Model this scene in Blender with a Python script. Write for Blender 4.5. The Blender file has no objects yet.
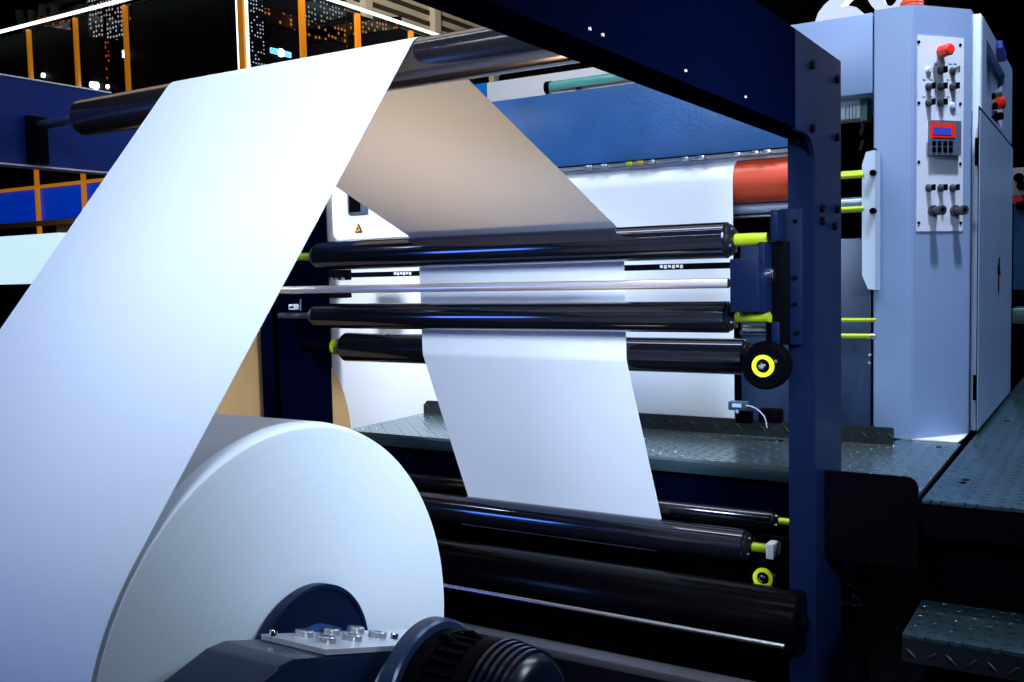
import bpy, bmesh, math, random
from mathutils import Vector, Matrix
random.seed(4)
SC = bpy.context.scene
COL = SC.collection
H = 1.25                       # camera height above the hall floor; geometry below is written relative to eye level
PI = math.pi

# ---------------------------------------------------------------- camera
f, yaw, pit, rol = 983.36, 0.55343156, 0.0665761741, -0.0228477203
Fw = Vector((-math.sin(yaw)*math.cos(pit), math.cos(yaw)*math.cos(pit), -math.sin(pit)))
R0 = Vector((math.cos(yaw), math.sin(yaw), 0)); U0 = R0.cross(Fw)
Rt = R0*math.cos(rol)+U0*math.sin(rol); Up = -R0*math.sin(rol)+U0*math.cos(rol)
cd = bpy.data.cameras.new('camera'); cam = bpy.data.objects.new('camera', cd); COL.objects.link(cam)
cd.sensor_width = 36; cd.lens = f/1024*36; cd.clip_start = .05; cd.clip_end = 200
m = Matrix((Rt, Up, -Fw)).transposed().to_4x4(); m.translation = (0, 0, H); cam.matrix_world = m
SC.camera = cam

def ray(u, v): return Fw + Rt*((u-512)/f) - Up*((v-341)/f)
def at(u, v, X=None, Y=None, Z=None):
    """real-world point seen at a photo position, on the plane X, Y or Z = const"""
    r = ray(u, v)
    if X is not None: return r*(X/r.x)
    if Y is not None: return r*(Y/r.y)
    return r*(Z/r.z)

# ---------------------------------------------------------------- materials
def mat(name, col, rough=.5, metal=0., spec=.5, emit=None, estr=0., noise=0., nscale=6., coat=0., alpha=1., trans=0., bump=0., bscale=200.):
    M = bpy.data.materials.new(name); M.use_nodes = True
    nt = M.node_tree; b = nt.nodes['Principled BSDF']
    b.inputs['Base Color'].default_value = (*col, 1); b.inputs['Roughness'].default_value = rough
    b.inputs['Metallic'].default_value = metal; b.inputs['Specular IOR Level'].default_value = spec
    b.inputs['Coat Weight'].default_value = coat; b.inputs['Coat Roughness'].default_value = .08
    b.inputs['Transmission Weight'].default_value = trans
    if emit: b.inputs['Emission Color'].default_value = (*emit, 1); b.inputs['Emission Strength'].default_value = estr
    tc = nt.nodes.new('ShaderNodeTexCoord')
    n = nt.nodes.new('ShaderNodeTexNoise'); n.inputs['Scale'].default_value = nscale; n.inputs['Detail'].default_value = 5
    nt.links.new(tc.outputs['Object'], n.inputs['Vector'])
    if noise > 0:
        mx = nt.nodes.new('ShaderNodeMix'); mx.data_type = 'RGBA'
        mx.inputs['A'].default_value = (*[c*(1-noise) for c in col], 1); mx.inputs['B'].default_value = (*[min(1, c*(1+noise)) for c in col], 1)
        nt.links.new(n.outputs['Fac'], mx.inputs['Factor']); nt.links.new(mx.outputs['Result'], b.inputs['Base Color'])
    mr = nt.nodes.new('ShaderNodeMapRange'); mr.inputs['To Min'].default_value = max(0.02, rough*.85); mr.inputs['To Max'].default_value = min(1, rough*1.15)
    nt.links.new(n.outputs['Fac'], mr.inputs['Value']); nt.links.new(mr.outputs['Result'], b.inputs['Roughness'])
    if bump > 0:
        n2 = nt.nodes.new('ShaderNodeTexNoise'); n2.inputs['Scale'].default_value = bscale
        nt.links.new(tc.outputs['Object'], n2.inputs['Vector'])
        bp = nt.nodes.new('ShaderNodeBump'); bp.inputs['Strength'].default_value = bump; bp.inputs['Distance'].default_value = .002
        nt.links.new(n2.outputs['Fac'], bp.inputs['Height']); nt.links.new(bp.outputs['Normal'], b.inputs['Normal'])
    return M

def tread(name, col, rough, metal, freq, axes='XY', height=.003):
    """raised dashes alternating in direction, like checker plate"""
    M = mat(name, col, rough, metal, noise=.25, nscale=9)
    nt = M.node_tree; b = nt.nodes['Principled BSDF']; N = nt.nodes; L = nt.links
    def mth(op, a, bb=None, c=None):
        n = N.new('ShaderNodeMath'); n.operation = op
        for i, x in enumerate((a, bb, c)):
            if x is None: continue
            if isinstance(x, (int, float)): n.inputs[i].default_value = x
            else: L.new(x, n.inputs[i])
        return n.outputs[0]
    tc = N.new('ShaderNodeTexCoord'); sp = N.new('ShaderNodeSeparateXYZ'); L.new(tc.outputs['Object'], sp.inputs[0])
    x = mth('MULTIPLY', sp.outputs[axes[0]], freq); y = mth('MULTIPLY', sp.outputs[axes[1]], freq)
    ix = mth('FLOOR', x); iy = mth('FLOOR', y)
    par = mth('PINGPONG', mth('ADD', ix, iy), 1.0)            # 0/1 checker
    sg = mth('SUBTRACT', mth('MULTIPLY', par, 2.0), 1.0)
    fx = mth('SUBTRACT', mth('FRACT', x), .5); fy = mth('MULTIPLY', mth('SUBTRACT', mth('FRACT', y), .5), sg)
    a = mth('ADD', fx, fy); c = mth('SUBTRACT', fx, fy)
    d = mth('ADD', mth('POWER', mth('MULTIPLY', mth('ABSOLUTE', a), 1.7), 2.0), mth('POWER', mth('MULTIPLY', mth('ABSOLUTE', c), 6.0), 2.0))
    hgt = mth('MAXIMUM', mth('SUBTRACT', 1.0, d), 0.0)
    bp = N.new('ShaderNodeBump'); bp.inputs['Strength'].default_value = 1; bp.inputs['Distance'].default_value = height
    L.new(hgt, bp.inputs['Height']); L.new(bp.outputs['Normal'], b.inputs['Normal'])
    return M

def rings_mat(name, col, axes=('Y', 'Z'), col2=None, freq=160, amt=.04):
    """paper layers wound round a core: fine concentric lines on the end face"""
    M = mat(name, col, .75, 0, .25); nt = M.node_tree; N = nt.nodes; L = nt.links; b = N['Principled BSDF']
    tc = N.new('ShaderNodeTexCoord'); sp = N.new('ShaderNodeSeparateXYZ'); L.new(tc.outputs['Object'], sp.inputs[0])
    cb = N.new('ShaderNodeCombineXYZ'); L.new(sp.outputs[axes[0]], cb.inputs[0]); L.new(sp.outputs[axes[1]], cb.inputs[1])
    ln = N.new('ShaderNodeVectorMath'); ln.operation = 'LENGTH'; L.new(cb.outputs[0], ln.inputs[0])
    mu = N.new('ShaderNodeMath'); mu.operation = 'MULTIPLY'; mu.inputs[1].default_value = freq; L.new(ln.outputs['Value'], mu.inputs[0])
    n = N.new('ShaderNodeTexNoise'); n.noise_dimensions = '1D'; n.inputs['Scale'].default_value = 1; n.inputs['Detail'].default_value = 3; L.new(mu.outputs[0], n.inputs['W'])
    mx = N.new('ShaderNodeMix'); mx.data_type = 'RGBA'
    mx.inputs['A'].default_value = (*[c*(1-amt) for c in col], 1); mx.inputs['B'].default_value = (*[min(1, c*(1+amt)) for c in col], 1)
    L.new(n.outputs['Fac'], mx.inputs['Factor']); L.new(mx.outputs['Result'], b.inputs['Base Color'])
    return M

def dots_mat(name, base, dots, freq, axes, size=.25, estr=2., keep=.5):
    """a mesh of small lamps on a dark backing"""
    M = mat(name, base, .4); nt = M.node_tree; N = nt.nodes; L = nt.links; b = N['Principled BSDF']
    tc = N.new('ShaderNodeTexCoord'); sp = N.new('ShaderNodeSeparateXYZ'); L.new(tc.outputs['Object'], sp.inputs[0])
    cb = N.new('ShaderNodeCombineXYZ'); L.new(sp.outputs[axes[0]], cb.inputs[0]); L.new(sp.outputs[axes[1]], cb.inputs[1])
    v = N.new('ShaderNodeTexVoronoi'); v.voronoi_dimensions = '2D'; v.inputs['Scale'].default_value = freq; v.inputs['Randomness'].default_value = .25
    L.new(cb.outputs[0], v.inputs['Vector'])
    lt = N.new('ShaderNodeMath'); lt.operation = 'LESS_THAN'; lt.inputs[1].default_value = size; L.new(v.outputs['Distance'], lt.inputs[0])
    sc = N.new('ShaderNodeSeparateColor'); L.new(v.outputs['Color'], sc.inputs[0])
    g = N.new('ShaderNodeMath'); g.operation = 'LESS_THAN'; g.inputs[1].default_value = keep; L.new(sc.outputs[0], g.inputs[0])
    mu = N.new('ShaderNodeMath'); mu.operation = 'MULTIPLY'; L.new(lt.outputs[0], mu.inputs[0]); L.new(g.outputs[0], mu.inputs[1])
    m2 = N.new('ShaderNodeMath'); m2.operation = 'MULTIPLY'; m2.inputs[1].default_value = estr; L.new(mu.outputs[0], m2.inputs[0])
    b.inputs['Emission Color'].default_value = (*dots, 1); L.new(m2.outputs[0], b.inputs['Emission Strength'])
    return M

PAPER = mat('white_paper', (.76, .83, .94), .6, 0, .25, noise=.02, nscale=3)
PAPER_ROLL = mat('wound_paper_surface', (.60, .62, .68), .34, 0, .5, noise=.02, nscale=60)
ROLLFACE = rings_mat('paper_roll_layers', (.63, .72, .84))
KRAFT = rings_mat('kraft_roll_layers', (.50, .31, .14), amt=.1)
KRAFTSIDE = mat('kraft_paper', (.42, .26, .11), .7)
NAVY = mat('navy_machine_paint', (.0022, .0075, .034), .42, 0, .14, noise=.15, nscale=4, bump=.15, bscale=350)
NAVYD = mat('dark_navy_paint', (.0005, .0014, .0095), .5, 0, .0, noise=.1)
BLUEP = mat('blue_hammered_paint', (.022, .10, .30), .34, 0, .5, noise=.35, nscale=5, bump=.5, bscale=90)
BLACK = mat('black_paint', (.0015, .0015, .003), .45, 0, .02)
RUBBER = mat('black_roller_coating', (.045, .055, .085), .10, .9, .5, coat=.35)
RUBBERR = mat('satin_black_roller', (.02, .022, .035), .14, .85, .5, coat=.6)
CHROME = mat('chrome', (.8, .8, .85), .12, 1)
STEEL = mat('brushed_steel', (.5, .52, .56), .3, 1)
YELLOW = mat('yellow_green_shaft', (.38, .52, .015), .3, .3, .5)
YELRING = mat('yellow_ring_paint', (.75, .9, .02), .4, emit=None)
RED = mat('red_roller_rubber', (.62, .07, .03), .38, 0, .5)
REDB = mat('red_plastic', (.85, .03, .01), .3)
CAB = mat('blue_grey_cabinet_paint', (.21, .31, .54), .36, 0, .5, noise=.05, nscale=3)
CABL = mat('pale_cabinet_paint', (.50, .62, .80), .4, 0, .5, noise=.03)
PANEL = mat('light_panel_metal', (.60, .68, .86), .4, .0)
WHITEP = mat('white_cover_paint', (.74, .79, .88), .4)
DGREY = mat('dark_grey_plastic', (.03, .035, .05), .4)
MGREY = mat('slate_plastic', (.08, .11, .18), .4)
TREAD = tread('checker_plate_deck', (.20, .30, .34), .24, .85, 24, height=.014)
TREADW = tread('checker_plate_walkway', (.10, .19, .25), .26, .85, 24, height=.018)
TREADK = tread('checker_plate_kick', (.002, .006, .009), .5, .0, 22, 'XZ')
FASCIA = mat('deck_edge_paint', (.012, .035, .05), .4, .2)
TEAL = mat('teal_glass', (.12, .45, .42), .12, 0, .8, trans=.35)
CYAN = mat('cyan_panel', (.0, .22, .70), .4)
LED = mat('led_strip', (.9, 1, .97), .4, emit=(.80, 1, .95), estr=2.2)
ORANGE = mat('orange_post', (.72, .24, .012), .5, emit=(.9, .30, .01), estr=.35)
FLOORM = mat('dark_polished_floor', (.003, .003, .006), .3, 0, .3, noise=.3, nscale=2)

# ---------------------------------------------------------------- mesh helpers (coordinates relative to eye level)
def B(): return bmesh.new()
def box(bm, a, b, bev=0.):
    a, b = Vector(a), Vector(b)
    lo = Vector(map(min, a, b)); hi = Vector(map(max, a, b))
    M = Matrix.Translation((lo+hi)/2) @ Matrix.Diagonal((*(hi-lo), 1))
    g = bmesh.ops.create_cube(bm, size=1, matrix=M)
    if bev > 0:
        es = list({e for v in g['verts'] for e in v.link_edges})
        bmesh.ops.bevel(bm, geom=es, offset=bev, segments=2, affect='EDGES', profile=.5)
    return bm
def cyl(bm, p, q, r, r2=None, n=32, caps=True):
    p, q = Vector(p), Vector(q); d = q-p
    M = Matrix.Translation((p+q)/2) @ d.to_track_quat('Z', 'Y').to_matrix().to_4x4()
    bmesh.ops.create_cone(bm, cap_ends=caps, segments=n, radius1=r, radius2=r if r2 is None else r2, depth=d.length, matrix=M)
    return bm
def lathe(bm, p, axis, prof, n=40):
    """prof: list of (distance along axis, radius) from p"""
    p = Vector(p); ax = Vector(axis).normalized(); q = ax.to_track_quat('Z', 'Y'); rings = []
    for d, r in prof:
        ring = []
        for i in range(n):
            t = 2*PI*i/n
            ring.append(bm.verts.new(p+ax*d+q @ Vector((r*math.cos(t), r*math.sin(t), 0))))
        rings.append(ring)
    for A, C in zip(rings, rings[1:]):
        for i in range(n):
            bm.faces.new((A[i], A[(i+1) % n], C[(i+1) % n], C[i]))
    bm.faces.new(rings[0][::-1]); bm.faces.new(rings[-1])
    return bm
def prism(bm, pts, d):
    """extrude a polygon (3d points) by vector d"""
    d = Vector(d); A = [bm.verts.new(Vector(p)) for p in pts]; C = [bm.verts.new(Vector(p)+d) for p in pts]; n = len(A)
    bm.faces.new(A[::-1]); bm.faces.new(C)
    for i in range(n): bm.faces.new((A[i], A[(i+1) % n], C[(i+1) % n], C[i]))
    return bm
def tube(bm, pts, r, n=8):
    pts = [Vector(p) for p in pts]; rings = []
    for i, p in enumerate(pts):
        t = (pts[min(i+1, len(pts)-1)]-pts[max(i-1, 0)]).normalized(); q = t.to_track_quat('Z', 'Y')
        rings.append([bm.verts.new(p+q @ Vector((r*math.cos(2*PI*k/n), r*math.sin(2*PI*k/n), 0))) for k in range(n)])
    for A, C in zip(rings, rings[1:]):
        for k in range(n): bm.faces.new((A[k], A[(k+1) % n], C[(k+1) % n], C[k]))
    bm.faces.new(rings[0][::-1]); bm.faces.new(rings[-1]); return bm

ORG = {}
def meta(o, label=None, cat=None, group=None, kind=None):
    if label: o['label'] = label
    if cat: o['category'] = cat
    if group: o['group'] = group
    if kind: o['kind'] = kind
    return o
def thing(name, label, cat, org, group=None):
    o = bpy.data.objects.new(name, None); o.empty_display_size = .1; COL.objects.link(o)
    org = Vector(org); ORG[o.name] = org; o.location = org+Vector((0, 0, H))
    return meta(o, label, cat, group)
def obj(name, bm, mt, parent=None, smooth=True, org=None, **kw):
    bmesh.ops.recalc_face_normals(bm, faces=bm.faces)
    me = bpy.data.meshes.new(name)
    if parent is not None: og = ORG[parent.name]
    elif org is not None: og = Vector(org)
    else:
        xs = [v.co for v in bm.verts]
        og = Vector(((min(c.x for c in xs)+max(c.x for c in xs))/2, (min(c.y for c in xs)+max(c.y for c in xs))/2, min(c.z for c in xs)))
    bmesh.ops.translate(bm, verts=bm.verts, vec=-og)
    for e in bm.edges:
        if len(e.link_faces) == 2: e.smooth = e.calc_face_angle(0) < .6
    for fc in bm.faces: fc.smooth = smooth
    bm.to_mesh(me); bm.free()
    for mm in (mt if isinstance(mt, (list, tuple)) else [mt]): me.materials.append(mm)
    o = bpy.data.objects.new(name, me); COL.objects.link(o); ORG[o.name] = og
    if parent is not None: o.parent = parent
    else: o.location = og+Vector((0, 0, H))
    return meta(o, **kw)
def struct(name, bm, mt): return obj(name, bm, mt, kind='structure')

FL = -H
# ================================================================ SETTING
b = B(); box(b, (-16, -4, FL-.1), (6, 16, FL)); struct('floor', b, FLOORM)
HALLM = mat('dark_hall_wall', (.002, .002, .004), .9, 0, .05)
b = B(); box(b, (-16, 16, FL), (6, 16.2, 6)); struct('wall_back', b, HALLM)
b = B(); box(b, (-16.2, -4, FL), (-16, 16, 6)); struct('wall_left', b, HALLM)

# ================================================================ UNWINDER FRAME
XR, XL = -.70, -2.62           # inner working faces of the two side frames
fr = thing('unwinder_frame', 'dark navy steel portal frame around the paper path, tall posts with overhead beams', 'machine frame', (-1.66, 2.84, FL))
# right beam: C-channel
b = B(); box(b, (XR-.012, -.5, .355), (XR, 2.52, .60)); box(b, (XR-.078, -.5, .355), (XR-.012, 2.70, .367)); box(b, (XR-.078, -.5, .588), (XR-.012, 2.52, .60))
obj('side_beam', b, NAVYD, fr)
# splice plate / gusset at the post top (rounded inner corner)
b = B()
pts = [(XR-.012, 2.515, .352), (XR-.012, 2.515, .60), (XR-.012, 2.99, .60), (XR-.012, 2.99, .2), (XR-.012, 2.712, .2)]
for i in range(7):
    t = i/6*PI/2; pts.append((XR-.012, 2.712-.10+.10*math.cos(t), .25+.102*math.sin(t)))
prism(b, pts, (.0125, 0, 0)); obj('gusset_plate', b, NAVY, fr)
b = B(); box(b, (XR-.012, 2.707, FL), (XR, 2.995, .21)); box(b, (XR-.073, 2.700, FL), (XR, 2.712, .36)); box(b, (XR-.078, 2.983, FL), (XR-.012, 2.995, .58))
obj('post', b, NAVY, fr)
for (y, z) in ((2.66, .535), (2.93, .54), (2.66, .37), (2.93, .375), (2.90, .12), (2.76, .13), (2.76, .165), (2.93, .17)):
    b = B(); cyl(b, (XR, y, z), (XR+.010, y, z), .012, n=6); obj('bolt', b, BLACK, fr)
for (u, v) in ((589, 29), (602, 35), (685, 71), (745, 97)):
    p = at(u, v, X=XR); b = B(); cyl(b, (XR, p.y, p.z), (XR+.003, p.y, p.z), .0028, n=10); obj('rivet', b, WHITEP, fr)  # white paint stands for the glint of chrome heads
# left beam and post
b = B(); box(b, (XL-.012, -.5, .34), (XL, 2.89, .58)); box(b, (XL-.08, -.5, .34), (XL-.012, 2.89, .352)); box(b, (XL-.08, -.5, .568), (XL-.012, 2.89, .58))

obj('side_beam', b, mat('left_beam_blue_paint', (.002, .022, .20), .35, 0, .4), fr)
for z_ in (.337, .580): b = B(); box(b, (XL-.002, -.5, z_), (XL+.004, 1.95, z_+.004)); obj('edge_highlight', b, WHITEP, fr)  # highlights along the beam edges, put in as thin white strips
b = B(); box(b, (XL-.012, 2.6, FL), (XL, 2.89, .34)); box(b, (XL-.078, 2.6, FL), (XL-.0, 2.612, .34)); box(b, (XL-.078, 2.878, FL), (XL-.012, 2.89, .34))
obj('post', b, NAVYD, fr)
b = B(); box(b, (XL-.01, 2.80, -1.2), (XR-.01, 2.88, -1.08)); obj('cross_beam', b, BLACK, fr)

# shaft bracket for the top roller on left beam
b = B(); box(b, (XL, 1.665, .345), (XL+.02, 1.725, .478), .004); obj('bearing_block', b, BLACK, fr)

# ================================================================ ROLLERS
BLKCAP = mat('black_cap', (.006, .007, .012), .3, .2, .4)
def roller(name, label, y, z, r, x0, x1, m, shaft=YELLOW, rs=.017, xs0=None, xs1=None, shl=None, group='guide rollers of the unwinder'):
    t = thing(name, label, 'roller', ((x0+x1)/2, y, z), group)
    b = B(); lathe(b, (x0, y, z), (1, 0, 0), [(0, r*.92), (.004, r), (x1-x0-.004, r), (x1-x0, r*.92)], 64); obj('roller_shell', b, m, t)
    b = B(); lathe(b, (x1, y, z), (1, 0, 0), [(0, r*.86), (.006, r*.88), (.018, r*.6), (.02, rs*1.1)], 40); obj('end_cap', b, BLKCAP, t)
    b = B(); cyl(b, (x0-.02, y, z), (x0, y, z), r*.7); obj('end_cap', b, DGREY, t)
    for k in range(4):
        a = k*PI/2+.5; yy, zz = y+r*.66*math.cos(a), z+r*.66*math.sin(a)
        b = B(); cyl(b, (x1+.008, yy, zz), (x1+.018, yy, zz), .004, n=8); obj('cap_screw', b, STEEL, t)
    b = B(); cyl(b, (x1+.005, y, z), (xs1, y, z), rs); obj('shaft', b, shaft, t)
    b = B(); cyl(b, (xs0, y, z), (x0-.01, y, z), rs*.8); obj('shaft', b, shl or shaft, t)
    return t
C0, RR0 = (1.281, -.705), .448
C1, R1 = (1.702, .4535), .049
C2, R2 = (2.620, .083), .050
C3, R3 = (2.620, -.128), .044
C4, R4 = (2.732, -.247), .052
C5, R5 = (2.890, -.843), .050
roller('idler_roller', 'thick black top roller under the overhead beam, carrying the paper down to the big roll', *C1, R1, -2.40, -.84, mat('top_roller_metal', (.24, .23, .26), .16, .95, .5), STEEL, .016, XL, XR-.012)
roller('idler_roller', 'black roller with yellow shaft just under the beige paper underside, upper of the parallel rollers', *C2, R2, -2.41, -.913, RUBBER, YELLOW, .017, XL, -.805, mat('dark_green_shaft', (.16, .28, .01), .4))
roller('idler_roller', 'black roller with stepped yellow shaft, directly below the chrome rod', *C3, R3, -2.43, -.913, RUBBER, YELLOW, .014, XL, -.80, DGREY)
roller('idler_roller', 'short black roller wrapped by the white sheet, ending at the upper yellow ring bearing', *C4, R4, -2.40, -.900, RUBBER, YELLOW, .017, XL, -.86, BLACK)
roller('idler_roller', 'low black roller under the lower end of the white sheet', *C5, R5, -2.46, -.958, RUBBER, YELLOW, .015, XL, -.895)
roller('idler_roller', 'thin dark roller behind the white sheet under the deck edge', 3.0, -.782, .028, -2.46, -.91, RUBBERR, YELLOW, .011, XL, -.84)

t4 = bpy.data.objects['idler_roller.003']; b = B(); cyl(b, (-2.46, C4[0], C4[1]), (-2.405, C4[0], C4[1]), .016); cyl(b, (-2.455, C4[0], C4[1]), (-2.445, C4[0], C4[1]), .030); obj('yellow_collar', b, mat('dim_yellow_collar', (.3, .4, .01), .35), t4)
t = thing('spreader_rod', 'slim chrome rod stretched between two black rollers', 'rod', (-1.6, 2.57, -.01))
b = B(); cyl(b, (XL, 2.56, -.034), (-.893, 2.56, -.034), .0135, n=40); obj('rod', b, mat('polished_rod', (.88, .84, .88), .3, .75), t)
b = B(); cyl(b, (XL, 2.56, -.034), (XL+.02, 2.56, -.034), .03); obj('mounting_collar', b, DGREY, t)

# lower drum and bars, in the dark under the deck
t = thing('lower_drum', 'large glossy black drum lying low beneath the rollers, with a gold reflection', 'drum', (-1.6, 2.68, -1.0))
b = B(); lathe(b, (-2.5, 2.66, -.975), (1, 0, 0), [(0, .085), (.01, .09), (1.77, .09), (1.775, .085)], 72); obj('drum_shell', b, mat('glossy_black_drum', (.001, .001, .002), .2, 0, .08), t)
b = B(); cyl(b, (XL, 2.66, -.975), (-2.49, 2.66, -.975), .02); obj('shaft', b, STEEL, t)
b = B(); cyl(b, (-.725, 2.66, -.975), (XR-.012, 2.66, -.975), .02); obj('shaft', b, BLACK, t)
b = B(); cyl(b, (XL, 2.47, -.972), (XR-.02, 2.47, -.972), .0065, n=24); obj('guard_rod', b, STEEL, label='thin steel rod low in front of the black drum', cat='rod')
t = thing('floor_cross_bar', 'grey steel cross bar low in the dark behind the brake', 'bar', (-1.6, 2.3, FL))
b = B(); box(b, (-2.45, 2.28, -1.045), (-.72, 2.34, -1.022), .004); obj('bar', b, mat('dull_grey_steel', (.07, .07, .09), .4, .6), t)
for x in (-2.4, -.78): b = B(); box(b, (x, 2.29, FL), (x+.05, 2.33, -1.045)); obj('foot', b, BLACK, t)

# ---- ring bearings
def ring_bearing(label, x, y, z, rh):
    t = thing('bearing_housing', label, 'bearing', (x, y, z), 'yellow ring bearings')
    b = B(); lathe(b, (x, y+.02, z), (0, -1, 0), [(0, rh), (.035, rh), (.045, rh*.9)], 40); obj('housing', b, BLACK, t)
    b = B(); n = 40; V = []
    for rr, d in ((.019, -.026), (.019, -.034), (.030, -.034), (.030, -.026)):
        V.append([b.verts.new((x+rr*math.cos(2*PI*i/n), y+d, z+rr*math.sin(2*PI*i/n))) for i in range(n)])
    for k in range(4):
        A, C = V[k], V[(k+1) % 4]
        for i in range(n): b.faces.new((A[i], A[(i+1) % n], C[(i+1) % n], C[i]))
    obj('yellow_ring', b, YELRING, t, label='bright yellow green ring')
    b = B(); lathe(b, (x, y-.025, z), (0, -1, 0), [(0, .0105), (.012, .0105), (.016, .006)], 20); obj('center_bolt', b, CHROME, t)
    b = B(); cyl(b, (x+.034, y-.024, z+.014), (x+.034, y-.03, z+.014), .005, n=6); obj('bolt', b, STEEL, t)
    b = B(); box(b, (x+.0, y-.012, z-.028), (XR-.085, y+.03, z+.045), .006); obj('mounting_block', b, BLACK, t)
p = at(763, 366, Y=2.60); ring_bearing('black round bearing with yellow ring at the end of the short roller, the upper one', p.x, 2.63, p.z, .066)
p = at(763, 578, Y=2.83); ring_bearing('yellow ring bearing low in the dark beside the bottom roller', p.x, 2.86, p.z, .05)

# ---- roller bracket assembly on the right post
t = thing('roller_bracket', 'navy steel mounting bracket on the right post holding the roller shafts', 'bracket', (-.78, 2.62, -.15))
def bx(name, u0, v0, u1, v1, y0, y1, m, bev=.003, par=None, **kw):
    a = at(u0, v0, Y=y0); c = at(u1, v1, Y=y0); b = B(); box(b, (a.x, y0, c.z), (c.x, y1, a.z), bev); return obj(name, b, m, par or t, **kw)
bx('back_plate', 779, 209, 802, 345, 2.66, 2.70, NAVY)
bx('side_plate', 770, 210, 777.5, 241, 2.60, 2.69, NAVY)
bx('slide_block', 729.5, 259, 759, 312, 2.54, 2.69, NAVY)
bx('web_plate', 758, 242, 765, 313, 2.58, 2.69, NAVY)
bx('pocket', 765, 242, 788, 345, 2.64, 2.699, BLACK)
bx('lower_plate', 771, 322, 779, 345, 2.63, 2.69, NAVY)
p = at(768, 275, Y=2.6); b = B(); cyl(b, (p.x-.004, 2.61, p.z), (p.x+.010, 2.61, p.z), .021); cyl(b, (p.x+.010, 2.61, p.z), (p.x+.014, 2.61, p.z), .015); obj('clamp_knob', b, CHROME, t)
p = at(752, 330, Y=2.64); b = B(); cyl(b, (p.x-.03, 2.66, p.z), (-.80, 2.66, p.z), .012); obj('lock_pin', b, STEEL, t)
p = at(760, 319, Y=2.62); b = B(); cyl(b, (-.90, 2.64, p.z), (-.80, 2.64, p.z), .011); obj('lower_shaft', b, YELLOW, t)
for (u, v) in ((795, 221), (795, 278), (795, 304), (797, 333)):
    p = at(u, v, Y=2.655); b = B(); cyl(b, (p.x, 2.66, p.z), (p.x, 2.652, p.z), .006, n=6); obj('bolt', b, BLACK, t)
for (u, v) in ((756, 273), (756, 285)):
    p = at(u, v, Y=2.63); b = B(); cyl(b, (p.x, 2.63, p.z), (p.x, 2.622, p.z), .005, n=6); obj('bolt', b, BLACK, t)
# clamp on lower roller
t = thing('shaft_clamp', 'bright steel clamp on the bottom roller shaft', 'clamp', (-.92, 2.87, -.86))
a = at(769, 541, Y=2.87); c = at(777, 557, Y=2.87)
b = B(); box(b, (a.x, 2.835, c.z), (c.x, 2.91, a.z), .003); obj('clamp_block', b, WHITEP, t)  # shine of the steel put in as white paint
a = at(757, 537, Y=2.89); b = B(); box(b, (a.x, 2.885, a.z-.006), (XR-.085, 2.9, a.z+.008)); box(b, (XR-.12, 2.86, -.95), (XR-.08, 2.92, -.80)); obj('support', b, BLACK, t)
# left side small fittings
t = thing('limit_switch', 'small white tagged switch on the left post beside the lower roller', 'switch', (-2.55, 2.59, -.12))
p = at(293, 307, Y=2.58); b = B(); box(b, (p.x-.012, 2.57, p.z-.010), (p.x+.010, 2.60, p.z+.010), .002); obj('switch_body', b, WHITEP, t)
b = B(); box(b, (p.x-.006, 2.567, p.z-.003), (p.x+.012, 2.571, p.z+.003)); obj('switch_slot', b, BLACK, t)
b = B(); cyl(b, (p.x+.035, 2.58, p.z-.012), (p.x+.037, 2.58, p.z+.028), .0025, n=10); obj('switch_lever', b, STEEL, t)

# ================================================================ PAPER
def rgt(d): return (d[1], -d[0])
def webpath(circ, start_ang, end_sweep, eps=.0015):
    """circ: (cy, cz, r, s); s=+1 when the centre lies right of travel. Returns YZ polyline."""
    tans = []
    for (a, c) in zip(circ, circ[1:]):
        D = (c[0]-a[0], c[1]-a[1]); L = math.hypot(*D); d = (D[0]/L, D[1]/L)
        k = (c[3]*c[2]-a[3]*a[2])/L; rg = rgt(d); s = math.sqrt(1-k*k)
        nr = (d[0]*k+rg[0]*s, d[1]*k+rg[1]*s)
        tans.append(((a[0]-a[3]*a[2]*nr[0], a[1]-a[3]*a[2]*nr[1]), (c[0]-c[3]*c[2]*nr[0], c[1]-c[3]*c[2]*nr[1])))
    out = []
    def arc(c, a0, sweep, n=14):
        for i in range(n+1):
            t = a0+sweep*i/n; out.append((c[0]+c[2]*math.cos(t), c[1]+c[2]*math.sin(t)))
    c = circ[0]; p = tans[0][0]; a1 = math.atan2(p[1]-c[1], p[0]-c[0])
    arc(c, a1+c[3]*start_ang, -c[3]*start_ang, 28)
    for i in range(1, len(circ)-1):
        # straight run
        p, q = tans[i-1]
        for k in range(1, 12): out.append((p[0]+(q[0]-p[0])*k/12, p[1]+(q[1]-p[1])*k/12))
        c = circ[i]; a0 = math.atan2(q[1]-c[1], q[0]-c[0]); p2 = tans[i][0]; a1 = math.atan2(p2[1]-c[1], p2[0]-c[0])
        sw = a1-a0
        while c[3] > 0 and sw > 0: sw -= 2*PI
        while c[3] > 0 and sw < -2*PI: sw += 2*PI
        while c[3] < 0 and sw < 0: sw += 2*PI
        arc(c, a0, sw)
    p, q = tans[-1]
    for k in range(1, 12): out.append((p[0]+(q[0]-p[0])*k/12, p[1]+(q[1]-p[1])*k/12))
    c = circ[-1]; a0 = math.atan2(q[1]-c[1], q[0]-c[0]); arc(c, a0, -c[3]*end_sweep)
    return out
def sheet(path, x0, x1, thick=.0012, nx=12):
    bm = B(); rows = []
    for (y, z) in path: rows.append([bm.verts.new((x0+(x1-x0)*i/nx, y, z)) for i in range(nx+1)])
    for A, C in zip(rows, rows[1:]):
        for i in range(nx): bm.faces.new((A[i], A[i+1], C[i+1], C[i]))
    bmesh.ops.recalc_face_normals(bm, faces=bm.faces)
    bmesh.ops.solidify(bm, geom=bm.faces, thickness=thick)
    return bm
e = .0022
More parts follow.
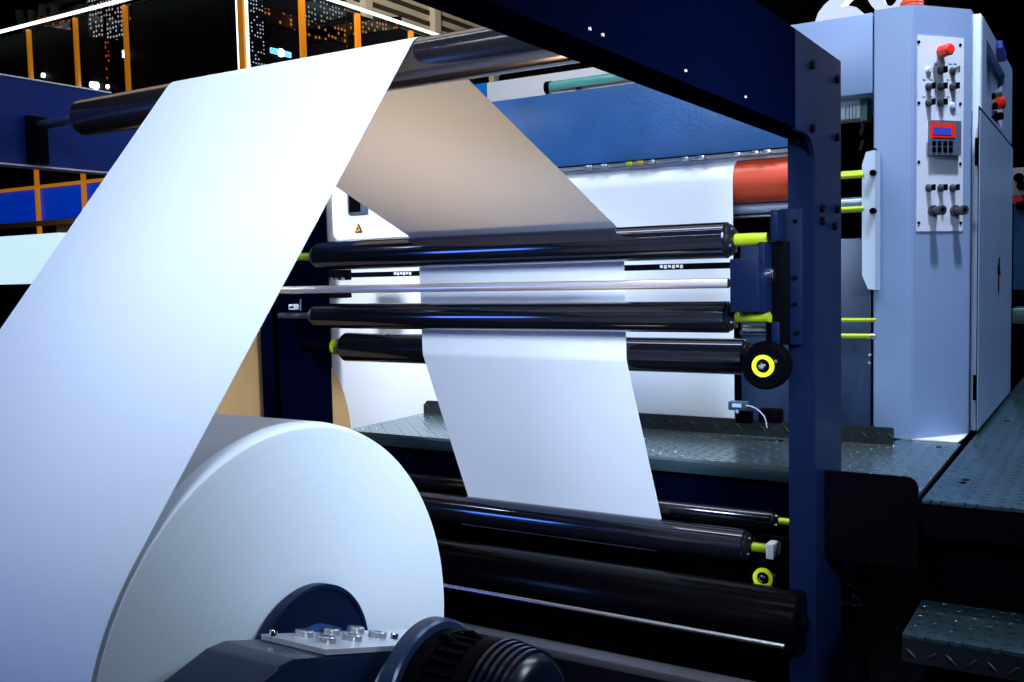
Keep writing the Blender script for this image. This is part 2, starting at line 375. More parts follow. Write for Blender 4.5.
WX0, WX1 = -2.012, -1.253
path = webpath([(*C0, RR0+e, 1), (*C1, R1+e, 1), (*C2, R2+e, 1), (*C4, R4+e, -1), (*C5, R5+e, 1)], 1.3, 2.2)
obj('paper_web', sheet(path, WX0, WX1), PAPER, label='wide white paper web running from the big roll over the top roller to guide rollers', cat='paper web')

t = thing('paper_roll', 'huge white paper roll in the foreground on a black chuck', 'paper roll', (WX1, C0[0], C0[1]))
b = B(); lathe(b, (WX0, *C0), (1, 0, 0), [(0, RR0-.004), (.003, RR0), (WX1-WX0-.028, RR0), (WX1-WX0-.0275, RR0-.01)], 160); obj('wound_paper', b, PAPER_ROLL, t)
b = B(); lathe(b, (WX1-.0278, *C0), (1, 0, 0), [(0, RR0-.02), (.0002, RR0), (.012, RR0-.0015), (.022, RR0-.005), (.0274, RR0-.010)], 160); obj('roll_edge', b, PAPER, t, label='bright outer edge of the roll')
b = B(); lathe(b, (WX1-.0005, *C0), (1, 0, 0), [(0, RR0-.010), (.0015, RR0-.013)], 160); obj('roll_end', b, ROLLFACE, t)
b = B(); cyl(b, (WX0-.002, *C0), (WX1+.003, *C0), .09, n=48); obj('core', b, KRAFTSIDE, t)

t = thing('roll_chuck', 'dark round chuck flange pressed on the end of the big paper roll', 'chuck', (WX1+.02, *C0))
b = B(); lathe(b, (WX1+.0045, *C0), (1, 0, 0), [(0, .152), (.003, .154), (.02, .154), (.022, .151), (.022, .146), (.017, .144), (.017, .02)], 96); obj('flange', b, NAVY, t)
b = B(); lathe(b, (WX1+.021, *C0), (1, 0, 0), [(0, .083), (.028, .083), (.03, .07), (.031, .07)], 64); obj('hub', b, mat('blue_hub_paint', (.02, .08, .28), .3, .2), t)

# arm that carries the roll
AX0, AX1 = -1.200, -1.045
t = thing('roll_stand_arm', 'dark blue cast arm carrying the big roll, with a bright bolted plate on top', 'machine arm', (-1.13, 1.2, FL))
prof = [(.72, -.80), (.80, -.655), (.93, -.592), (1.015, -.566), (1.05, -.566), (1.52, -.708), (1.56, -.80), (1.48, -.95), (1.46, FL), (1.02, FL), (1.02, -1.0), (.86, -.94)]
b = B(); prism(b, [(AX0, y, z) for y, z in prof], (AX1-AX0, 0, 0))
bmesh.ops.bevel(b, geom=b.edges[:], offset=.006, segments=2, affect='EDGES', profile=.5)
obj('arm_body', b, mat('arm_blue_paint', (.004, .012, .042), .28, .0, .3), t)
def topz(y): return -.566-(y-1.05)*.302
yA, yB = 1.12, 1.50
b = B(); prism(b, [(AX0+.012, yA, topz(yA)+.001), (AX0+.012, yB, topz(yB)+.001), (AX0+.012, yB, topz(yB)+.010), (AX0+.012, yA, topz(yA)+.010)], (AX1-AX0-.014, 0, 0))
obj('clamp_plate', b, mat('bright_machined_plate', (.72, .74, .85), .3, .55), t, label='bright machined plate')
nrm = Vector((0, .289, .957))
for (u, v) in ((304, 636), (330, 634), (326, 642), (355, 632), (352, 640), (377, 637), (273, 636), (394, 639)):
    # head centre on the plate plane
    r = ray(u, v); P0 = Vector((0, 1.05, -.556)); k = P0.dot(nrm)/r.dot(nrm); p = r*k
    rb = .0165 if u not in (273, 394) else .007
    b = B(); lathe(b, p-nrm*.004, nrm, [(0, rb), (.012, rb), (.014, rb*.88), (.014, rb*.5), (.009, rb*.5), (.009, .001)], 20); obj('bolt', b, STEEL if rb > .01 else CHROME, t)
b = B(); cyl(b, (AX0-.02, *C0), (AX1+.005, *C0), .06, n=48); obj('bearing', b, STEEL, t)

# brake / motor
t = thing('brake_motor', 'black ribbed roll brake at the lower edge, coaxial with the big roll', 'brake', (-.92, *C0))
b = B(); lathe(b, (-1.040, *C0), (1, 0, 0), [(0, .06), (.053, .06), (.055, .131), (.058, .135), (.082, .135), (.086, .131), (.088, .11)], 96); obj('brake_disc', b, mat('blue_grey_rim', (.02, .04, .10), .28, .4), t, label='blue grey rimmed disc')
b = B(); lathe(b, (-.952, *C0), (1, 0, 0), [(0, .120), (.03, .122), (.032, .112), (.085, .112), (.087, .122), (.112, .122), (.115, .112)], 80)
obj('brake_housing', b, BLACK, t)
for k in range(36):
    a = 2*PI*k/36; c, s_ = math.cos(a), math.sin(a)
    b = B(); box(b, (-.918, -.004, -.007), (-.868, .004, .008)); bmesh.ops.rotate(b, verts=b.verts, cent=(0, 0, 0), matrix=Matrix.Rotation(a-PI/2, 3, 'X'))
    bmesh.ops.translate(b, verts=b.verts, vec=(0, C0[0]+.113*c, C0[1]+.113*s_)); obj('fin', b, BLACK, t)
prof = []
x = 0.
for k in range(5):
    prof += [(x, .112), (x+.003, .124-.002*k), (x+.009, .124-.002*k), (x+.012, .110)]; x += .012
prof += [(x+.01, .105), (x+.02, .09), (x+.022, .03)]
b = B(); lathe(b, (-.836, *C0), (1, 0, 0), prof, 80); obj('ribbed_cap', b, mat('ribbed_cap_black', (.002, .004, .014), .25, .1, .5), t)
for (a, xx) in ((1.5, -.90), (1.75, -.93)):
    y, z = C0[0]+.118*math.cos(a), C0[1]+.118*math.sin(a)
    b = B(); tube(b, [(xx, y, z), (xx, y+.002, z+.007), (xx+.012, y+.004, z+.009), (xx+.03, y+.005, z+.0)], .004); obj('air_hose', b, BLACK, t)

# kraft roll
KX, KC, KR = -2.74, (2.66, -.66), .475
t = thing('kraft_roll', 'brown kraft paper roll standing behind the left post', 'paper roll', (KX, *KC))
b = B(); lathe(b, (KX-.7, *KC), (1, 0, 0), [(0, KR-.003), (.003, KR), (.697, KR), (.6995, KR-.003)], 128); obj('wound_paper', b, KRAFTSIDE, t)
b = B(); lathe(b, (KX-.0005, *KC), (1, 0, 0), [(0, KR-.003), (.0015, KR-.005)], 128); obj('roll_end', b, KRAFT, t)
b = B(); cyl(b, (KX-.7, *KC), (KX+.003, *KC), .05); obj('core', b, BLACK, t)
t = thing('roll_cradle', 'dark cradle under the brown kraft roll', 'stand', (KX-.35, KC[0], FL))
b = B(); box(b, (KX-.6, KC[0]-.25, FL), (KX-.1, KC[0]+.25, KC[1]-KR-.001), .005); obj('cradle', b, BLACK, t)

# ================================================================ REAR PRINTING UNIT
cR, rR = (3.73, .340), .082
rp = webpath([(4.3, .20, .08, 1), (*cR, rR+e, -1), (*(3.55, -1.0), .08, -1)], .3, .6) if False else None
path = []
for i in range(10): path.append((4.2-(4.2-3.73)*i/10, cR[1]+rR+e))
for i in range(15): t_ = PI/2+PI/2*i/14; path.append((cR[0]+(rR+e)*math.cos(t_), cR[1]+(rR+e)*math.sin(t_)))
for i in range(1, 20): path.append((cR[0]-rR-e, cR[1]-i*.075))
obj('rear_paper_web', sheet(path, -3.30, -1.253), PAPER, label='wide white paper web hanging at the back from the red roller down behind the deck', cat='paper web')
t = thing('rubber_roller', 'red rubber roller at the back right of the rear web', 'roller', (-2, *cR))
b = B(); lathe(b, (-3.4, *cR), (1, 0, 0), [(0, rR-.004), (.004, rR), (2.40, rR), (2.405, rR-.004)], 64); obj('roller_shell', b, RED, t)
b = B(); cyl(b, (-1.0, *cR), (-.76, *cR), .012); obj('shaft', b, YELLOW, t)
def rear_rod(label, u, v, Y, r, m, name='guide_rod', x0=-3.4, x1=-.78):
    p = at(u, v, Y=Y); b = B(); cyl(b, (x0, Y, p.z), (x1, Y, p.z), r, n=32); obj(name, b, m, label=label, cat='rod')
rear_rod('pale blue grey roller tube just below the red roller', 760, 208, 3.76, .020, mat('pale_tube', (.4, .5, .7), .25, .5))
rear_rod('thin silver rod below the pale tube at the back', 760, 216, 3.76, .006, STEEL)
for (u, v, r, l) in ((852, 176, .009, 'topmost yellow shaft stub between post and control cabinet'), (852, 209, .009, 'second yellow shaft stub right of the post, beside the pale cover'),
                     (860, 320, .007, 'third yellow shaft right of the post, upper of the low pair'), (860, 336, .009, 'lowest yellow shaft right of the post with steel collar')):
    p = at(u, v, Y=3.58); q = at(876 if v > 250 else 864, v, Y=3.58)
    t = thing('yellow_shaft', l, 'shaft', (p.x, 3.58, p.z), 'yellow shafts beside the post')
    b = B(); cyl(b, (-1.0, 3.58, p.z), (q.x, 3.58, p.z), r); obj('shaft', b, YELLOW, t)
    if v == 336: b = B(); cyl(b, (q.x-.02, 3.58, p.z), (q.x, 3.58, p.z), r*1.25); obj('collar', b, STEEL, t)
# blue cross panel
a = at(512, 99, Y=3.70); c = at(768, 150, Y=3.70)
b = B(); box(b, (-3.35, 3.70, c.z), (-1.0, 3.80, a.z), .004); obj('blue_cross_beam', b, BLUEP, label='large hammered blue cross panel of the rear unit', cat='machine panel')
# rail with clips under it
zr = c.z
t = thing('clip_rail', 'grey rail with small clips running under the blue cross panel', 'rail', (-2.1, 3.64, zr-.03))
b = B(); box(b, (-3.3, 3.655, zr-.018), (-.95, 3.70, zr-.005)); obj('rail', b, mat('rail_grey', (.3, .33, .36), .35, .5), t)
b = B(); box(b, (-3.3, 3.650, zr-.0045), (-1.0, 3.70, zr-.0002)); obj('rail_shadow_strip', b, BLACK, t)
for i, u in enumerate((590, 605, 630, 641, 652, 686, 702, 738, 756, 768)):
    p = at(u, 160, Y=3.65); m = YELLOW if i == 2 else (mat('amber_clip', (.4, .25, .03), .4) if i == 3 else STEEL)
    b = B(); box(b, (p.x-.014, 3.635, zr-.022), (p.x+.014, 3.66, zr-.006), .002); obj('clip', b, m, t)
b = B(); box(b, (-3.3, 3.70, zr-.03), (-1.0, 3.715, zr-.006)); obj('back_strip', b, WHITEP, t)
# white rear housing above, cyan edge, teal tube
p0 = at(486, 60, Y=4.22); p1 = at(640, 105, Y=4.0); pz = at(560, 52, Y=4.0).z
b = B(); box(b, (p0.x, 4.22, FL), (-1.5, 4.3, .97), .004); obj('rear_housing', b, WHITEP, label='white housing panel behind the blue cross panel', cat='machine panel')
p = at(474, 85, Y=4.22); b = B(); box(b, (p.x-.02, 4.22, FL), (p0.x-.002, 4.3, .97)); obj('cyan_panel', b, CYAN, label='narrow bright blue panel left of the white housing', cat='machine panel')
t = thing('glass_tube', 'teal glass tube lying along the top of the blue panel', 'tube', (-1.9, 3.86, .82))
a = at(549, 88, Y=3.84)
b = B(); cyl(b, (a.x+.01, 3.84, a.z), (-1.4, 3.84, a.z), .026); obj('tube', b, TEAL, t)
b = B(); cyl(b, (a.x-.012, 3.84, a.z), (a.x+.012, 3.84, a.z), .029); obj('tube_cap', b, BLACK, t)
b = B(); box(b, (a.x+.02, 3.805, a.z-.03), (-1.4, 3.82, a.z-.018)); obj('tray', b, STEEL, t)
for x in (-2.0, -1.5): b = B(); box(b, (x, 3.805, FL), (x+.03, 3.86, a.z-.02)); obj('tube_support', b, STEEL, t)

# left cover with warning label
a = at(330, 150, Y=3.45); c = at(330, 240.5, Y=3.45)
t = thing('side_cover', 'white cover panel with an orange electric warning triangle, left of the beige sheet', 'cover panel', (a.x+.4, 3.45, c.z))
b = B(); cx0, cx1, cz0, cz1, ch = a.x, a.x+.80, c.z, .62, .025
prism(b, [(cx0+ch, 3.45, cz0), (cx1, 3.45, cz0), (cx1, 3.45, cz1), (cx0, 3.45, cz1), (cx0, 3.45, cz0+ch)], (0, .05, 0)); obj('panel', b, WHITEP, t)
a = at(347, 172, Y=3.44); c = at(366.5, 213.5, Y=3.44); b = B(); box(b, (a.x, 3.435, c.z), (c.x, 3.452, a.z), .002); obj('window', b, MGREY, t)
b = B(); box(b, (a.x+.012, 3.432, c.z+.01), (c.x-.03, 3.436, a.z-.01)); obj('window_glass', b, BLACK, t)
p = at(357.5, 229, Y=3.44); s = .021
b = B(); prism(b, [(p.x-s, 3.444, p.z-.014), (p.x+s, 3.444, p.z-.014), (p.x, 3.444, p.z+.024)], (0, .007, 0)); sg = obj('warning_label', b, BLACK, t)
b = B(); s2 = .0165; prism(b, [(p.x-s2, 3.441, p.z-.0115), (p.x+s2, 3.441, p.z-.0115), (p.x, 3.441, p.z+.019)], (0, .004, 0)); obj('orange_field', b, mat('warning_orange', (.9, .35, .02), .5), sg)
b = B(); prism(b, [(p.x+.0005, 3.4395, p.z-.0095), (p.x-.001, 3.4395, p.z-.001), (p.x-.0045, 3.4395, p.z-.001), (p.x+.002, 3.4395, p.z+.011), (p.x+.001, 3.4395, p.z+.003), (p.x+.0045, 3.4395, p.z+.003)], (0, .002, 0)); obj('lightning_bolt_mark', b, BLACK, sg)
# dark backing wall left of cover and behind
b = B(); box(b, (-3.75, 3.50, FL), (-3.27, 3.60, .9)); obj('rear_side_frame', b, NAVYD, label='dark navy side frame of the rear unit, left of the white cover', cat='machine frame')
# measuring rail
t = thing('edge_guide_rail', 'thin dark rail with white scale markings crossing in front of the rear web', 'rail', (-2.2, 3.4, 0))
p = at(500, 271, Y=3.38)
b = B(); box(b, (-3.15, 3.37, p.z-.012), (-1.05, 3.39, p.z+.010)); obj('rail', b, BLACK, t)
for u0, u1 in ((394, 412), (660, 684)):
    for k in range(6):
        q = at(u0+(u1-u0)*(k+.5)/6, 273, Y=3.37); b = B(); box(b, (q.x-.006, 3.366, p.z-.004-.003*(k % 2)), (q.x+.004, 3.371, p.z+.006)); obj('scale_mark', b, WHITEP, t)
for u, v0, v1 in ((322, 259, 280), (322, 290, 298)):
    a = at(u, v0, Y=3.36); c = at(346, v1, Y=3.36); b = B(); box(b, (a.x, 3.35, c.z), (c.x, 3.40, a.z), .003); obj('bracket', b, BLACK, t)
for u in (326, 331, 336, 342):
    q = at(u, 279, Y=3.34); b = B(); cyl(b, (q.x, 3.35, q.z), (q.x, 3.338, q.z), .007, n=8); obj('bolt', b, STEEL, t)
# navy back plate between rear web and cabinet
b = B(); box(b, (-1.25, 3.72, FL), (-.765, 3.76, at(860, 238, Y=3.72).z), .003); box(b, (-1.25, 3.705, -.25), (-.765, 3.72, -.235))
obj('rear_back_plate', b, mat('steel_blue_plate', (.02, .045, .11), .35, .2), label='steel blue back plate seen right and left of the main post', cat='machine panel')
p = at(869, 356, Y=3.70)
t = thing('plate_fitting', 'two tiny chrome screws on the steel blue plate near the cabinet', 'screws', (p.x, 3.70, p.z))
for v in (355, 363): q = at(869.5, v, Y=3.70); b = B(); cyl(b, (q.x, 3.72, q.z), (q.x, 3.70, q.z), .005, n=10); obj('screw', b, CHROME, t)

# sensor on deck
t = thing('web_sensor', 'small dark sensor box with blue display and curved cable at the web edge', 'sensor', (-1.17, 3.45, -.60))
bx('sensor_body', 728, 401.5, 746, 411, 3.45, 3.49, MGREY, .003)
bx('display', 732, 403.5, 741, 407.5, 3.446, 3.452, mat('blue_lcd', (.1, .25, .6), .3, emit=(.3, .55, 1), estr=.9), 0)
bx('bracket', 735, 411, 751, 424, 3.47, 3.50, BLACK, .003)
bx('drive_block', 758, 409, 780, 424, 3.47, 3.52, BLACK, .006)
p = at(737, 411.5, Y=3.44); b = B(); cyl(b, (p.x, 3.45, p.z), (p.x, 3.44, p.z), .007, n=12); obj('lens', b, CHROME, t)
b = B(); tube(b, [at(u, v, Y=3.44) for u, v in ((746, 405.5), (750, 406), (755, 408), (760, 411.5), (764, 416), (766, 421), (767, 428))], .0022); obj('cable', b, PANEL, t)

# ================================================================ DECK
ZD = -.62
t = thing('deck_platform', 'checker plate work deck crossing behind the main post, with dark kick plate', 'platform', (-1.6, 3.3, FL))
b = B(); pts = [(-2.7, 3.05, ZD)]
pts += [(-2.7, 3.59, ZD), (-.67, 3.59, ZD), (-.67, 3.70, ZD), (-.459, 3.70, ZD), (-.455, 2.81, ZD), (-.66, 2.81, ZD), (-.66, 3.05, ZD)]
prism(b, pts, (0, 0, -.010)); obj('tread_plate', b, TREAD, t)
b = B(); box(b, (-2.7, 3.05, ZD-.050), (-.70, 3.07, ZD-.0101), .003); obj('front_lip', b, FASCIA, t)
b = B(); box(b, (-2.7, 3.09, ZD-.16), (-.71, 3.15, ZD-.0501)); obj('support_beam', b, NAVYD, t)
b = B(); box(b, (-2.6, 3.3, FL), (-.8, 3.36, ZD-.05)); obj('support_wall', b, BLACK, t)
g0, g1 = at(843, 472, Y=2.795), at(918, 480, Y=2.795); gr = .032
q = [(XR+.001, 2.795, g0.z), (g1.x-gr, 2.795, at(905, 477, Y=2.795).z)]
for i in range(1, 9):
    a = PI/2*(1-i/8); q.append((g1.x-gr+gr*math.cos(a), 2.795, q[1][2]-gr+gr*math.sin(a)))
q += [(g1.x, 2.795, ZD-.20), (XR+.001, 2.795, ZD-.20)]
b = B(); prism(b, q, (0, .012, 0)); obj('guard_plate', b, BLACK, t, label='black guard plate with rounded corner')
k0 = at(424, 414, Y=3.58)
b = B(); prism(b, [(k0.x, 3.578, ZD), (-.66, 3.578, ZD), (-.66, 3.578, ZD+.055), (-.665, 3.578, ZD+.060), (k0.x+.02, 3.578, ZD+.060), (k0.x, 3.578, ZD+.04)], (0, .012, 0)); obj('kick_plate', b, TREADK, t)
for u, v in ((781, 441), (939, 447)): p = at(u, v, Z=ZD); b = B(); cyl(b, (p.x, p.y, ZD), (p.x, p.y, ZD+.002), .009, n=16); obj('countersunk_screw', b, BLACK, t)

t = thing('walkway_platform', 'checker plate walkway running back along the control cabinet, right edge of view', 'platform', (.1, 4.3, FL))
b = B(); box(b, (-.438, 2.77, ZD-.012), (.9, 6.85, ZD), .002); obj('tread_plate', b, TREADW, t)
b = B(); box(b, (-.432, 2.78, ZD-.10), (.9, 2.80, ZD-.012)); box(b, (-.433, 2.8, ZD-.10), (-.425, 6.8, ZD-.012)); obj('front_lip', b, BLACK, t)
b = B(); box(b, (-.40, 2.88, FL), (.9, 2.92, ZD-.1)); obj('support_wall', b, BLACK, t)
for u, v in ((963, 483), (966, 480), (1007, 421)): p = at(u, v, Z=ZD); b = B(); cyl(b, (p.x, p.y, ZD), (p.x, p.y, ZD+.002), .010, n=16); obj('countersunk_screw', b, BLACK, t)
t = thing('step', 'lower checker plate step at the bottom right, under the walkway', 'step', (.1, 2.66, FL))
ZS = -.905
b = B(); box(b, (-.443, 2.52, ZS-.012), (.7, 2.81, ZS), .002); obj('tread_plate', b, TREADW, t)
b = B(); box(b, (-.443, 2.521, ZS-.07), (.7, 2.535, ZS-.012)); obj('front_lip', b, tread('checker_plate_step_edge', (.004, .006, .012), .45, .1, 22, 'XZ'), t)
b = B(); box(b, (-.40, 2.6, FL), (.7, 2.64, ZS-.012)); obj('riser', b, BLACK, t)
p = at(855, 597, Y=2.95); t = thing('drain_fitting', 'tiny shiny fitting in the dark below the deck', 'fitting', (p.x, 3.0, p.z))
for u, v in ((850, 584), (854, 595), (858, 598), (855, 604), (860, 604)):
    q = at(u, v, Y=3.0); b = B(); cyl(b, (q.x, 3.0, q.z), (q.x, 2.99, q.z), .004, n=8); obj('nut', b, CHROME, t)
b = B(); box(b, (p.x-.02, 3.0, p.z-.04), (p.x+.03, 3.03, p.z+.06)); obj('fitting_body', b, BLACK, t)
b = B(); box(b, (p.x-.01, 3.03, FL), (p.x+.02, 3.05, p.z+.2)); obj('fitting_post', b, BLACK, t)

# ================================================================ CONTROL CABINET
ZT, ZB = .905, -.615
A_, B_, C_, D_ = Vector((-.752, 3.70, 0)), Vector((-.622, 3.70, 0)), Vector((-.461, 3.900, 0)), Vector((-.461, 3.93, 0))
t = thing('control_cabinet', 'tall blue grey control cabinet with button panel and angled front corner', 'control cabinet', (-.6, 4.4, ZD))
b = B(); prism(b, [(*A_.xy, ZB), (*B_.xy, ZB), (*C_.xy, ZB), (-.461, 5.3, ZB), (-.752, 5.3, ZB)], (0, 0, ZT-ZB))
bmesh.ops.bevel(b, geom=[e_ for e_ in b.edges if abs(e_.verts[0].co.z-e_.verts[1].co.z) > 1], offset=.004, segments=2, affect='EDGES')
obj('cabinet_body', b, CAB, t)
b = B(); prism(b, [(-.66, 3.705, ZB-.004), (-.47, 3.705, ZB-.004), (-.463, 3.80, ZB-.004), (-.463, 5.28, ZB-.004), (-.66, 5.28, ZB-.004)], (0, 0, .004)); obj('plinth', b, WHITEP, t)
# side wing (+X) with recess for the operator console
XS = at(979.5, 220, Y=3.955).x
yS0, yS1 = 4.00, at(1010.5, 250, X=XS).y
zt = at(974, 14.5, Y=3.96).z
o4 = [(yS0, ZB+.005), (yS1, ZB+.005), (yS1, zt-.02), (yS1-.03, zt), (yS0, zt)]
i4 = [at(986, 112, X=XS), at(1004.5, 131, X=XS), at(1004, 73, X=XS), at(985.5, 37, X=XS)]
i4 = [(p.y, p.z) for p in i4]; i4[3] = (i4[0][0], i4[3][1]); i4[2] = (i4[1][0], i4[2][1])
b = B()
O = [b.verts.new((XS, y, z)) for y, z in [o4[0], o4[1], o4[2], o4[3], o4[4]]]; I = [b.verts.new((XS, y, z)) for y, z in i4]
J = [b.verts.new((XS-.10, y, z)) for y, z in i4]
for fv in ((O[0], O[1], I[1], I[0]), (O[1], O[2], I[2], I[1]), (O[2], O[3], O[4], I[3], I[2]), (O[4], O[0], I[0], I[3])): b.faces.new(fv)
for k in range(4): b.faces.new((I[k], I[(k+1) % 4], J[(k+1) % 4], J[k]))
b.faces.new(J)
OB = [b.verts.new((XS-.026, v.co.y, v.co.z)) for v in O]
for k in range(5): b.faces.new((O[k], OB[k], OB[(k+1) % 5], O[(k+1) % 5]))
obj('side_wing', b, CAB, t)
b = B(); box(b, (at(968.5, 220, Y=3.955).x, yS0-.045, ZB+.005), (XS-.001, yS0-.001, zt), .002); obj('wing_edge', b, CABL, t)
b = B(); box(b, (XS-.032, yS0-.070, ZB+.01), (XS-.026, yS0-.046, at(972, 107, X=-.45).z)); obj('door_gap', b, BLACK, t)
# lower door on the wing
dp = [at(980, 110, X=XS+.005), at(1010.5, 147, X=XS+.005), at(1011.5, 386, X=XS+.005), at(981.5, 428, X=XS+.005)]
d0, d1 = dp[0].y, yS1-.01
b = B(); prism(b, [(XS+.0005, d0, dp[0].z), (XS+.0005, d1, at(1010, 147, X=XS).z), (XS+.0005, d1, ZB+.015), (XS+.0005, d0, ZB+.015)], (.006, 0, 0)); dr = obj('door', b, CAB, t)
b = B(); zr0, zr1 = dp[0].z, at(1010, 147, X=XS).z; prism(b, [(XS+.001, d0-.01, zr0), (XS+.001, d0-.01, zr0+.014), (XS+.001, d1, zr1+.014), (XS+.001, d1, zr1)], (.002, 0, 0)); box(b, (XS+.001, d0-.012, ZB+.01), (XS+.003, d0, zr0)); box(b, (XS+.001, d0, ZB+.004), (XS+.003, d1, ZB+.0145)); obj('door_seam', b, BLACK, t)
b = B(); p = at(999, 268, X=XS+.008); prism(b, [(XS+.007, p.y-.05, p.z), (XS+.007, p.y+.05, p.z-.03), (XS+.007, p.y+.02, p.z-.01), (XS+.007, p.y, p.z+.045)], (.004, 0, 0)); box(b, (XS+.007, p.y-.02, p.z-.10), (XS+.010, p.y-.005, p.z)); obj('latch', b, BLACK, dr)
b = B(); box(b, (XS+.007, p.y+.01, p.z-.1), (XS+.010, p.y+.025, p.z-.03)); obj('maker_mark', b, REDB, dr)
b = B(); 
for v0, v1 in ((138, 166), (375, 400)):
    a = at(972, v0, Y=3.93); c = at(972, v1, Y=3.93); box(b, (-.449, 3.925, c.z), (-.437, 3.94, a.z), .002)
obj('hinge', b, BLACK, t)
# console inside the recess
cn = thing  # keep helper name
y0, z0 = i4[0]; y1 = i4[1][0]
ha = [(XS-.095, y0+.30), (XS-.012, y1-.03)]
zb0, zt0 = i4[0][1]+.005, i4[2][1]-.05
b = B(); dv = Vector((ha[1][0]-ha[0][0], ha[1][1]-ha[0][1], 0)); dn = Vector((dv.y, -dv.x, 0)).normalized()
prism(b, [(ha[0][0], ha[0][1], zb0), (ha[1][0], ha[1][1], zb0), (ha[1][0], ha[1][1], zt0), (ha[0][0], ha[0][1], zt0-.18)], dn*.004)
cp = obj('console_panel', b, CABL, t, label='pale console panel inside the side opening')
def hp(k, z, off=.004): return Vector((ha[0][0], ha[0][1], z))+dv*k+dn*off
zz = zt0-zb0
for k, h_, m, r_ in ((.25, .55, BLACK, .022), (.45, .62, BLACK, .022), (.3, .35, STEEL, .018), (.5, .42, BLACK, .022), (.7, .25, BLACK, .026), (.65, .7, STEEL, .018), (.45, .15, BLACK, .02)):
    b = B(); lathe(b, hp(k, zb0+zz*h_), dn, [(0, r_), (.014, r_), (.016, r_*.7), (.04, r_*.6)], 20); obj('console_button', b, m, cp)
b = B(); lathe(b, hp(.6, zb0+zz*.5), dn, [(0, .02), (.025, .02)], 24); obj('stop_collar', b, YELLOW, cp)
b = B(); lathe(b, hp(.6, zb0+zz*.5, .029), dn, [(0, .018), (.003, .026), (.03, .026), (.036, .016)], 28); obj('stop_button', b, REDB, cp)
b = B(); prism(b, [(XS-.09, y0+.01, i4[3][1]-.01), (XS-.09, y1-.01, i4[3][1]-.01), (XS-.005, y1-.01, i4[3][1]-.01-.26), (XS-.09, y1-.01, i4[3][1]-.30), (XS-.09, y0+.01, i4[3][1]-.22)], (.002, 0, 0)); obj('inner_hood', b, mat('shadow_blue_hood', (.05, .10, .25), .4), t)  # dark blue paints in the shade at the back of the recess
q = at(997, 50, X=XS); b = B(); prism(b, [(XS-.004, q.y-.03, q.z+.03), (XS+.022, q.y-.03, q.z+.03), (XS+.03, q.y+.05, q.z-.01), (XS-.004, q.y+.05, q.z-.01)], (0, 0, -.03)); obj('visor', b, mat('deep_blue_visor', (.02, .04, .4), .3), t)
# beacon
bc = at(912, 4, Y=4.0)
b = B(); lathe(b, (bc.x, 4.0, ZT), (0, 0, 1), [(0, .045), (.012, .045)], 32); bb = obj('beacon_base', b, DGREY, t)
AMB = mat('amber_lens', (.55, .07, .02), .2, trans=.3, emit=(.9, .15, .03), estr=.25)
pr = [(0, .040)]
for k in range(6): pr += [(.006+k*.012, .043), (.012+k*.012, .039)]
b = B(); lathe(b, (bc.x, 4.0, ZT+.0115), (0, 0, 1), pr+[(.085, .03)], 32); obj('beacon_lens', b, AMB, bb)

# control panel on the angled face
e1 = (C_-B_).normalized(); nn = Vector((e1.y, -e1.x, 0))
def onp(u, v, off=0.):
    r = ray(u, v); P = B_+nn*off; return r*(P.dot(nn)/r.dot(nn))
def pan_poly(pts, off, th): return [p+nn*0 for p in [onp(u, v, off) for u, v in pts]], nn*th
def pp(name, pts, off, th, m, par, **kw):
    b = B(); q, d = pan_poly(pts, off, th); prism(b, q, d); return obj(name, b, m, par, **kw)
def rectp(u0, v0, u1, v1, off):
    a, c = onp(u0, v0, off), onp(u1, v1, off)
    return [Vector((a.x, a.y, a.z)), Vector((c.x, c.y, a.z)), Vector((c.x, c.y, c.z)), Vector((a.x, a.y, c.z))]
def rp_(name, u0, v0, u1, v1, off, th, m, par, **kw):
    b = B(); prism(b, rectp(u0, v0, u1, v1, off), nn*th); return obj(name, b, m, par, **kw)
P_ = rp_('control_panel', 917, 35, 962, 231, .0005, .003, PANEL, t, label='pale control panel with red emergency button')
for u, v in ((918.5, 42), (960, 45), (918.5, 103), (960, 104), (918.5, 162), (960, 164), (918.5, 223), (960.5, 223)):
    q = onp(u, v, .003); b = B(); lathe(b, q, nn, [(0, .0055), (.003, .0055), (.004, .003)], 12); obj('panel_screw', b, BLACK, P_)
q = onp(940, 52, .003); b = B(); lathe(b, q, nn, [(0, .016), (.02, .016), (.022, .012)], 24); obj('stop_collar', b, DGREY, P_)
q = onp(940, 52, .022)
b = B(); lathe(b, q, nn, [(0, .014), (.006, .021), (.045, .021), (.052, .016), (.053, .006)], 32); obj('stop_button', b, REDB, P_, label='red emergency stop button')
def knob(u, v, light=False, r=.0105):
    q = onp(u, v, .003)
    if light:
        b = B(); lathe(b, q, nn, [(0, .013), (.003, .013), (.004, .0105), (.009, .0105), (.011, .008)], 24); obj('push_button', b, CABL, P_)
    else:
        b = B(); lathe(b, q, nn, [(0, .0135), (.004, .0135), (.006, r), (.016, r*.9), (.022, r*.75)], 24); k = obj('rotary_switch', b, DGREY, P_)
        b = B(); w = e1*.003; p = q+nn*.018; prism(b, [p-w-Vector((0, 0, r)), p+w-Vector((0, 0, r)), p+w+Vector((0, 0, r)), p-w+Vector((0, 0, r))], nn*.016); obj('switch_grip', b, STEEL if u > 945 and v < 75 else BLACK, k)
for u, v, l in ((928, 70, True), (940, 71, False), (952, 71, False), (928, 87, False), (940, 87, False), (952, 87, False), (928, 103, False), (940, 103, False), (952, 106, True), (928, 188, False), (940, 188, False), (952, 188, False)): knob(u, v, l)
